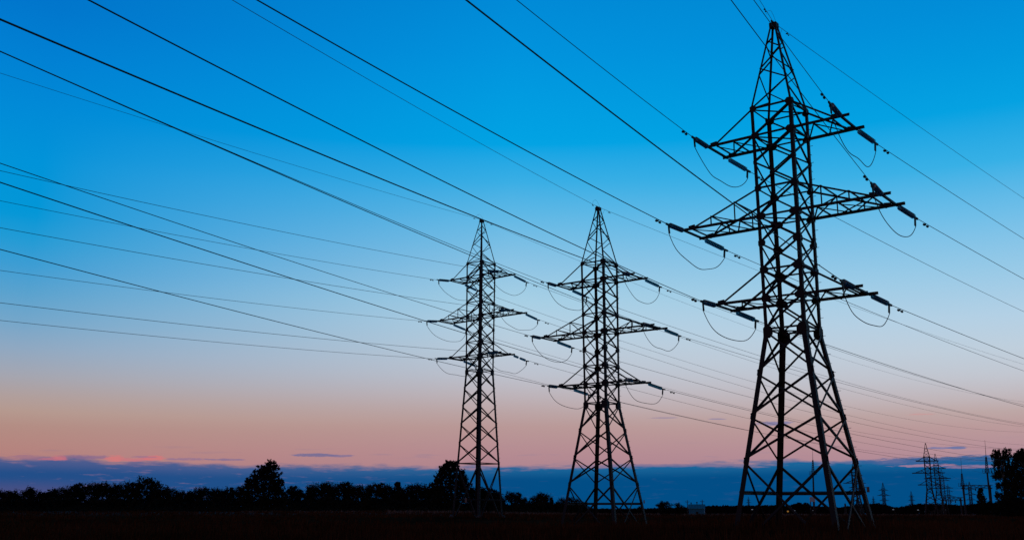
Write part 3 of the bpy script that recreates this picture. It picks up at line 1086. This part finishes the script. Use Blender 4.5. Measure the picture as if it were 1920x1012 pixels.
def make_tree(kind, H, seed, leaf_s, n_leaf, wide=.4, bark=None, leafm=None, droop=0.0, lobes=None):
    """a tapered trunk with limbs, and a crown of leaf sprays gathered on branch ends; the origin is at its foot.
    lobes: extra (x, z, radius) masses of the crown, in fractions of the height"""
    r = random.Random(seed)
    root = bpy.data.objects.new(kind, None)
    C.objects.link(root)
    bm = bmesh.new()
    tips = []
    if kind == 'conifer':
        tube(bm, [V(0, 0, -.3), V(0, 0, H * .5), V(0, 0, H)], [H * .022, H * .013, .012], 6, cap=False)
        lv = int(H * 3.2)
        for i in range(lv):
            f = .08 + .9 * i / lv
            n = 6
            for k in range(n):
                a = r.uniform(0, 6.28)
                L = H * wide * (1 - f) ** .8 * r.uniform(.7, 1.1) + .1
                p0 = V(0, 0, f * H)
                p1 = p0 + V(math.cos(a) * L, math.sin(a) * L, -L * .25)
                tube(bm, [p0, p1], [.03, .01], 4, cap=False)
                for q in (.35, .55, .75, .9, 1.0):
                    tips.append((p0.lerp(p1, q), (p1 - p0).normalized(), L * .35 + .15))
    else:
        th = {'broadleaf_tree': .12, 'poplar': .10, 'shrub': .05, 'birch': .15}[kind]
        up = {'broadleaf_tree': .10, 'poplar': .34, 'shrub': .12, 'birch': .16}[kind]
        tk = [V(0, 0, -.3)]
        for i in range(1, 7):
            tk.append(V(r.uniform(-.02, .02) * H, r.uniform(-.02, .02) * H, H * .8 * i / 6))
        tube(bm, tk, [H * .028 * (1 - .8 * i / 6) + .015 for i in range(7)], 7, cap=False)
        n = 15 if not lobes else 0
        for k in range(n):
            f = th + (.82 - th) * k / n
            i = min(int(f / .8 * 6), 5)
            p = tk[i].lerp(tk[i + 1], min(f / .8 * 6 - i, 1))
            a = k * 2.4 + r.uniform(-.5, .5)
            env = math.sin(math.pi * min(max((f - th * .5) / (1.02 - th * .5), 0.05), .95)) ** .6
            L = H * wide * env * r.uniform(.62, 1.1)
            limb(bm, p, V(math.cos(a), math.sin(a), .35 + up).normalized(), L, H * .011 * (1 - .5 * f) + .015, r, 1 if H < 6 else 2, tips, .5, up * .6)
        if not lobes:
            limb(bm, tk[-1], V(0, 0, 1), H * .2, H * .007 + .01, r, 1, tips, .5, .1)
        for (lx, lz, lr) in (lobes or ()):
            c = V(lx * H, r.uniform(-.12, .12) * H, lz * H)
            st = V(0, 0, max(lz - .22, .06) * H)
            limb(bm, st, (c - st).normalized(), (c - st).length, H * .008 + .02, r, 0, [], .3, .03)
            for k in range(int(70 * lr / .15)):
                e = V(r.gauss(0, 1), r.gauss(0, 1), r.gauss(0, 1)).normalized() * (r.random() ** .5)
                p = c + e * lr * H
                dr = (e + V(0, 0, .75)).normalized()
                if k % 3 == 0:
                    tube(bm, [c.lerp(p, .3), p + dr * .3], [.025, .008], 4, cap=False)
                tips.append((p, dr, lr * H * r.uniform(.22, .5)))
    new_obj('trunk', bm, bark or M['bark'], root, smooth=True)
    bm = bmesh.new()
    cl = [r.random() for _ in tips]
    wts = [.4 + 1.6 * c * c for c in cl]
    acc = sum(wts)
    for (p, d, L), wgt in zip(tips, wts):
        m = max(2, int(n_leaf * wgt / acc + r.random()))
        sg = max(min(L * .42, H * .085), .12)
        for _ in range(m):
            q = p + V(r.gauss(0, 1), r.gauss(0, 1), r.gauss(0, .8)) * sg * (.55 if lobes else .85) + d * r.uniform(0, sg * (2.4 if lobes else 1.4))
            if droop:
                q.z -= abs(r.gauss(0, droop))
            if q.z < .05:
                q.z = r.uniform(.05, .4)
            leaf(bm, q, leaf_s * r.uniform(.55, 1.25), r)
    new_obj('crown', bm, leafm or M['leaf'], root)
    root['h'] = H
    return root


PROTO = {
    'A': make_tree('broadleaf_tree', 7.0, 3, .26, 3600, .42),
    'B': make_tree('broadleaf_tree', 7.0, 8, .26, 3600, .50),
    'P': make_tree('poplar', 7.0, 5, .24, 3000, .26),
    'K': make_tree('conifer', 6.0, 6, .22, 2600, .24, leafm=M['needle']),
    'S': make_tree('shrub', 4.0, 7, .22, 3200, .62),
    'U': make_tree('shrub', 4.0, 12, .22, 3200, .75),
}
used = set()
CATK = {'A': 'tree', 'B': 'tree', 'P': 'tree', 'K': 'tree', 'S': 'shrub', 'U': 'shrub'}
LOOK = {'A': 'round-headed tree', 'B': 'broad bushy tree', 'P': 'narrow upright tree', 'K': 'pointed conifer', 'S': 'low rounded shrub', 'U': 'low spreading shrub'}
TREELINE = [  # photo x, photo y of the top, kind, distance, width factor
    (4, 917, 'U', 232, 1.0), (24, 918, 'S', 226, 1.0), (58, 912, 'U', 236, 1.0), (80, 920, 'S', 224, .9), (100, 915, 'U', 233, 1.0), (118, 912, 'B', 240, 1.0),
    (137, 907, 'A', 228, 1.0), (152, 903, 'P', 238, 1.1), (170, 904, 'B', 232, .9), (187, 902, 'A', 226, 1.0), (203, 905, 'P', 240, 1.0), (219, 905, 'A', 231, .8),
    (236, 901, 'B', 236, .9), (249, 902, 'P', 224, 1.0), (262, 906, 'K', 240, 1.0), (277, 892, 'A', 230, .95), (293, 899, 'A', 238, .7), (308, 913, 'S', 228, 1.0),
    (325, 914, 'B', 236, 1.0), (340, 918, 'U', 226, .8), (355, 919, 'U', 240, .9), (370, 912, 'B', 230, 1.0), (388, 912, 'A', 234, 1.1), (404, 913, 'B', 238, .9),
    (420, 915, 'S', 227, 1.0), (435, 911, 'K', 232, 1.0), (446, 910, 'P', 238, 1.0), (459, 906, 'P', 229, 1.2),
    (546, 909, 'P', 236, 1.0), (556, 909, 'P', 228, 1.0), (568, 918, 'U', 238, .9), (580, 911, 'K', 229, 1.0), (590, 905, 'B', 233, .8), (606, 902, 'A', 238, 1.0),
    (622, 904, 'B', 229, .9), (638, 903, 'A', 235, .9), (652, 901, 'P', 231, 1.1), (664, 908, 'B', 240, .7), (678, 907, 'B', 228, .9), (697, 905, 'A', 234, 1.0),
    (718, 903, 'P', 230, 1.3), (730, 907, 'B', 239, .8), (745, 900, 'K', 232, 1.1), (757, 914, 'U', 226, .8), (772, 906, 'A', 236, 1.0), (788, 905, 'B', 230, 1.0),
    (803, 911, 'S', 238, 1.0), (811, 902, 'P', 229, .8), (824, 906, 'B', 240, .8), (889, 913, 'B', 229, .9), (905, 912, 'U', 222, 1.0), (920, 914, 'P', 228, 1.3), (934, 920, 'U', 224, .9),
    (959, 920, 'A', 230, .9), (970, 921, 'P', 236, 1.0), (983, 931, 'U', 228, .8), (1003, 928, 'B', 240, .8), (1014, 922, 'A', 232, .9), (1022, 924, 'B', 226, .8),
    (1034, 931, 'K', 238, 1.0), (1044, 939, 'U', 230, .7), (1055, 931, 'B', 235, .7), (1068, 930, 'A', 229, .8), (1082, 933, 'B', 238, .7), (1097, 943, 'U', 231, .7),
    (1199, 948, 'U', 190, .9), (1238, 940, 'P', 182, 1.5), (1248, 938, 'A', 178, 1.1), (1273, 941, 'B', 182, .9),
]


def place_tree(px, py, D, proto, wide, used_key, lab, cat, group, rz):
    o = proto if used_key not in used else dup_tree(proto)
    used.add(used_key)
    q = at(px, py, D)
    zg = gz(q.x, D) - .1
    s = max((q.z - zg) * (.935 if used_key in PROTO else 1.0) / proto['h'], .1)
    o.location = (q.x, D, zg)
    o.scale = (s * wide, s * wide, s)
    o.rotation_euler = (0, 0, rz)
    tag(o, lab, cat, group)
    return o


def refine_height(root):
    """store the true height of the crown so that tops land where they should"""
    for ch in root.children:
        if ch.name.startswith('crown'):
            zs = sorted(v.co.z for v in ch.data.vertices)
            root['h'] = zs[int(len(zs) * .988)]


for p in PROTO.values():
    refine_height(p)
rt = random.Random(9)
ONES = ['first', 'second', 'third', 'fourth', 'fifth', 'sixth', 'seventh', 'eighth', 'ninth', 'tenth', 'eleventh', 'twelfth', 'thirteenth', 'fourteenth', 'fifteenth', 'sixteenth', 'seventeenth', 'eighteenth', 'nineteenth']


def ordinal(n):
    return ONES[n - 1] if n < 20 else (['twentieth', 'thirtieth'][n // 10 - 2] if n % 10 == 0 else ['twenty', 'thirty'][n // 10 - 2] + '-' + ONES[n % 10 - 1])


row = [t[0] for t in TREELINE]
for i, (px, py, k, D, wd_) in enumerate(TREELINE):
    if px < 470:
        lab = '%s, %s to the left of the big ragged tree' % (LOOK[k], ordinal(sum(1 for x in row if px <= x < 470)))
    elif px < 830:
        lab = '%s, %s to the right of the big ragged tree' % (LOOK[k], ordinal(sum(1 for x in row if 500 < x <= px)))
    elif px < 945:
        lab = '%s behind the slender pylon\'s feet, %s after the bushy tree' % (LOOK[k], ordinal(sum(1 for x in row if 850 < x <= px)))
    elif px < 1110:
        lab = '%s, %s from the slender pylon towards the middle one' % (LOOK[k], ordinal(sum(1 for x in row if 945 < x <= px)))
    else:
        lab = {1199: 'low dark shrub at the foot of the middle pylon', 1238: 'upright bush at the left of two dark bushes by the shed', 1248: 'larger round dark bush standing left of the pale blue shed', 1273: 'smaller dark bush next to the pale blue shed'}[px]
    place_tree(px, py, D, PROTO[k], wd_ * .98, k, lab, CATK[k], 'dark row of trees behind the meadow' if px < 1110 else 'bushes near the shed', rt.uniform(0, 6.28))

# brush filling the foot of the row
ru = random.Random(21)
bm = bmesh.new()
for _ in range(15000):
    px = ru.uniform(-30, 1100)
    D = ru.uniform(219, 243)
    hpx = (25 if px < 860 else 20 if px < 945 else 14) * (.75 + .25 * math.sin(px * .11) * math.sin(px * .047 + 1))
    top = at(px, 955 - hpx * ru.random() ** .8, D)
    zg = gz(top.x, D)
    leaf(bm, V(top.x, D, max(top.z, zg + .1)), ru.uniform(.25, .6), ru)
for _ in range(420):                                    # low clumps straggling out into the meadow
    px, D = ru.uniform(-30, 1110), ru.uniform(186, 219)
    cx = at(px, 950, D).x
    ch, cw = ru.uniform(.3, 1.3), ru.uniform(.4, 1.6)
    for _ in range(14):
        X, Y = cx + ru.gauss(0, cw), D + ru.gauss(0, cw)
        leaf(bm, V(X, Y, gz(X, Y) + .1 + ch * ru.random()), ru.uniform(.12, .32), ru)
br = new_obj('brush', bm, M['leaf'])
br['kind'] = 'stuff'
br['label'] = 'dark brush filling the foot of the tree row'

# the trees that stand out
big = make_tree('poplar', 10.4, 31, .24, 11000, .26, lobes=[(.05, .86, .12), (.15, .82, .10), (-.07, .76, .12), (.0, .66, .18), (-.2, .66, .12), (-.27, .55, .10), (.2, .64, .13), (.26, .5, .11),
                                                        (-.2, .42, .18), (0, .45, .22), (.2, .38, .16), (.32, .34, .09), (-.25, .22, .18), (0, .2, .25), (.25, .2, .18)])
refine_height(big)
place_tree(500, 868, 222, big, 1.0, 'big', 'big ragged tree rising highest above the dark row', 'tree', None, 0.0)
byp = make_tree('broadleaf_tree', 9.6, 36, .24, 9000, .28, lobes=[(-.06, .88, .09), (.05, .84, .11), (-.14, .8, .09), (-.02, .7, .16), (-.2, .68, .10), (-.24, .58, .09), (.16, .68, .12), (.24, .58, .11),
                                                          (0, .5, .22), (-.18, .42, .16), (.28, .45, .12), (.36, .36, .09), (.2, .32, .18), (0, .25, .25), (-.2, .2, .18)])
refine_height(byp)
place_tree(846, 866, 216, byp, 1.0, 'byp', 'bushy tree right behind the slender pylon\'s left leg', 'tree', None, 0.0)
b1 = make_tree('birch', 9.5, 41, .13, 11000, .10, bark=M['birch'], droop=.22, lobes=[(-.03, .93, .06), (.05, .95, .05), (.09, .88, .06), (.0, .85, .08), (-.09, .78, .05), (.05, .75, .09), (-.04, .66, .08), (-.11, .6, .045),
                                                                     (.08, .6, .09), (.0, .5, .07), (-.1, .45, .045), (.1, .45, .09), (-.07, .32, .05), (.06, .3, .09), (-.08, .2, .055), (.08, .15, .11)])
refine_height(b1)
place_tree(1876, 844, 150, b1, 1.0, 'b1', 'drooping birch with sky showing through its lower branches, beside the tallest mast', 'tree', None, 0.0)
b2 = make_tree('birch', 9.8, 47, .15, 26000, .12, bark=M['birch'], droop=.2, lobes=[(0, .92, .07), (.12, .95, .09), (-.12, .88, .06), (-.05, .8, .11), (.1, .8, .14), (-.12, .68, .11), (.05, .62, .18), (-.14, .52, .11),
                                                                    (0, .45, .2), (-.2, .35, .12), (0, .25, .22), (-.22, .15, .13), (.2, .6, .2), (.2, .3, .25), (.0, .08, .2), (-.18, .05, .15)])
refine_height(b2)
place_tree(1918, 842, 138, b2, 1.0, 'b2', 'dense dark tree cut by the right edge, beside the drooping birch', 'tree', None, 0.0)
for j, (px, py, D, k, w_, lab) in enumerate(((1899, 925, 132, 'U', 1.0, 'dark shrub under the dense tree at the right edge'), (1878, 934, 146, 'S', .9, 'dark shrub at the foot of the drooping birch'),
                                             (1838, 911, 168, 'K', .85, 'lone pointed sapling in front of the high gantry'), (1851, 938, 165, 'U', .9, 'low shrub between the pointed sapling and the birch'))):
    place_tree(px, py, D, PROTO[k], w_, k, lab, CATK[k], 'growth near the birch', j * 1.3)

# ------------------------------------------------------------------ far wood along the horizon, one mass
prof = [(600, 944), (900, 946), (1000, 951), (1100, 952), (1200, 952.5), (1280, 950), (1330, 947), (1400, 946.5), (1480, 946), (1500, 941), (1506, 943), (1512, 940), (1520, 947), (1560, 949), (1575, 950),
        (1600, 946), (1615, 943), (1640, 942.5), (1655, 943), (1668, 948), (1684, 950.5), (1700, 947), (1710, 944.5), (1730, 943), (1760, 943.5), (1800, 945), (1830, 943), (1900, 941), (2000, 940), (2300, 938)]


def prof_y(x):
    for (xa, ya), (xb, yb) in zip(prof, prof[1:]):
        if xa <= x <= xb:
            return ya + (yb - ya) * (x - xa) / (xb - xa)
    return prof[-1][1]


rw = random.Random(77)
bm = bmesh.new()
for row in range(3):
    D = 780 + 45 * row
    x = 700.0
    while x < 2250:
        py = prof_y(x) + rw.uniform(0, 2.2) + (2 - row) * .6
        top = at(x, py, D)
        zg = gz(top.x, D) - .5
        H = max(top.z - zg, 2)
        wr = H * rw.uniform(.22, .34)
        for _ in range(46):
            a, f = rw.uniform(0, 6.28), rw.random() ** .8
            rr = wr * (1 - f * f) ** .5 * rw.random() ** .5 + .2
            leaf(bm, V(top.x + math.cos(a) * rr, D + math.sin(a) * rr, zg + .2 + f * (H - .3)), rw.uniform(.7, 1.5), rw)
        x += rw.uniform(2.0, 4.4)
w = new_obj('far_wood', bm, M['wood'])
w['kind'] = 'stuff'
w['label'] = 'low dark wood along the horizon beyond the meadow'

# ------------------------------------------------------------------ meadow grass
rg = random.Random(5)
bm = bmesh.new()


def tuft(x, y, h, n):
    z = gz(x, y) - .03
    for _ in range(n):
        a = rg.uniform(0, 6.28)
        ln = h * rg.uniform(.55, 1.2)
        b = V(x + rg.gauss(0, .12), y + rg.gauss(0, .12), z)
        s = V(math.cos(a), math.sin(a), 0)
        tip = b + s * ln * rg.uniform(.1, .5) + V(0, 0, ln)
        m_ = b.lerp(tip, .55) + V(0, 0, ln * .08)
        t_ = V(-s.y, s.x, 0) * (.008 + .0002 * y) * rg.uniform(.8, 1.6)
        v = [bm.verts.new(q) for q in (b - t_, b + t_, m_ + t_ * .7, tip, m_ - t_ * .7)]
        bm.faces.new((v[0], v[1], v[2], v[4]))
        bm.faces.new((v[4], v[2], v[3]))


for _ in range(9000):                                    # taller weeds close by
    y = 27 + 40 * rg.random()
    tuft(rg.uniform(-.6, .6) * y, y, rg.uniform(.3, .6), 4)
for _ in range(26000):
    y = 26 + 170 * rg.random() ** 1.25
    x = rg.uniform(-.60, .60) * y
    patch = .5 + .5 * math.sin(x * .21 + 3) * math.sin(y * .13 + x * .05)
    if rg.random() > .35 + .65 * patch:
        continue
    tuft(x, y, .20 + .28 * patch * rg.random() + .0006 * y, 4)
gr = new_obj('meadow_grass', bm, M['blade'])
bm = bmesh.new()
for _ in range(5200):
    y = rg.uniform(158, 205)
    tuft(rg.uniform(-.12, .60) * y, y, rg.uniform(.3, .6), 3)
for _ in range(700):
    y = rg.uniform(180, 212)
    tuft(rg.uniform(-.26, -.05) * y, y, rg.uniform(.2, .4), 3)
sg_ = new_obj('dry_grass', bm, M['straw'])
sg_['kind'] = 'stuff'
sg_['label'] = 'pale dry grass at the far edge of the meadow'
gr['kind'] = 'stuff'
gr['label'] = 'rough dry meadow grass'
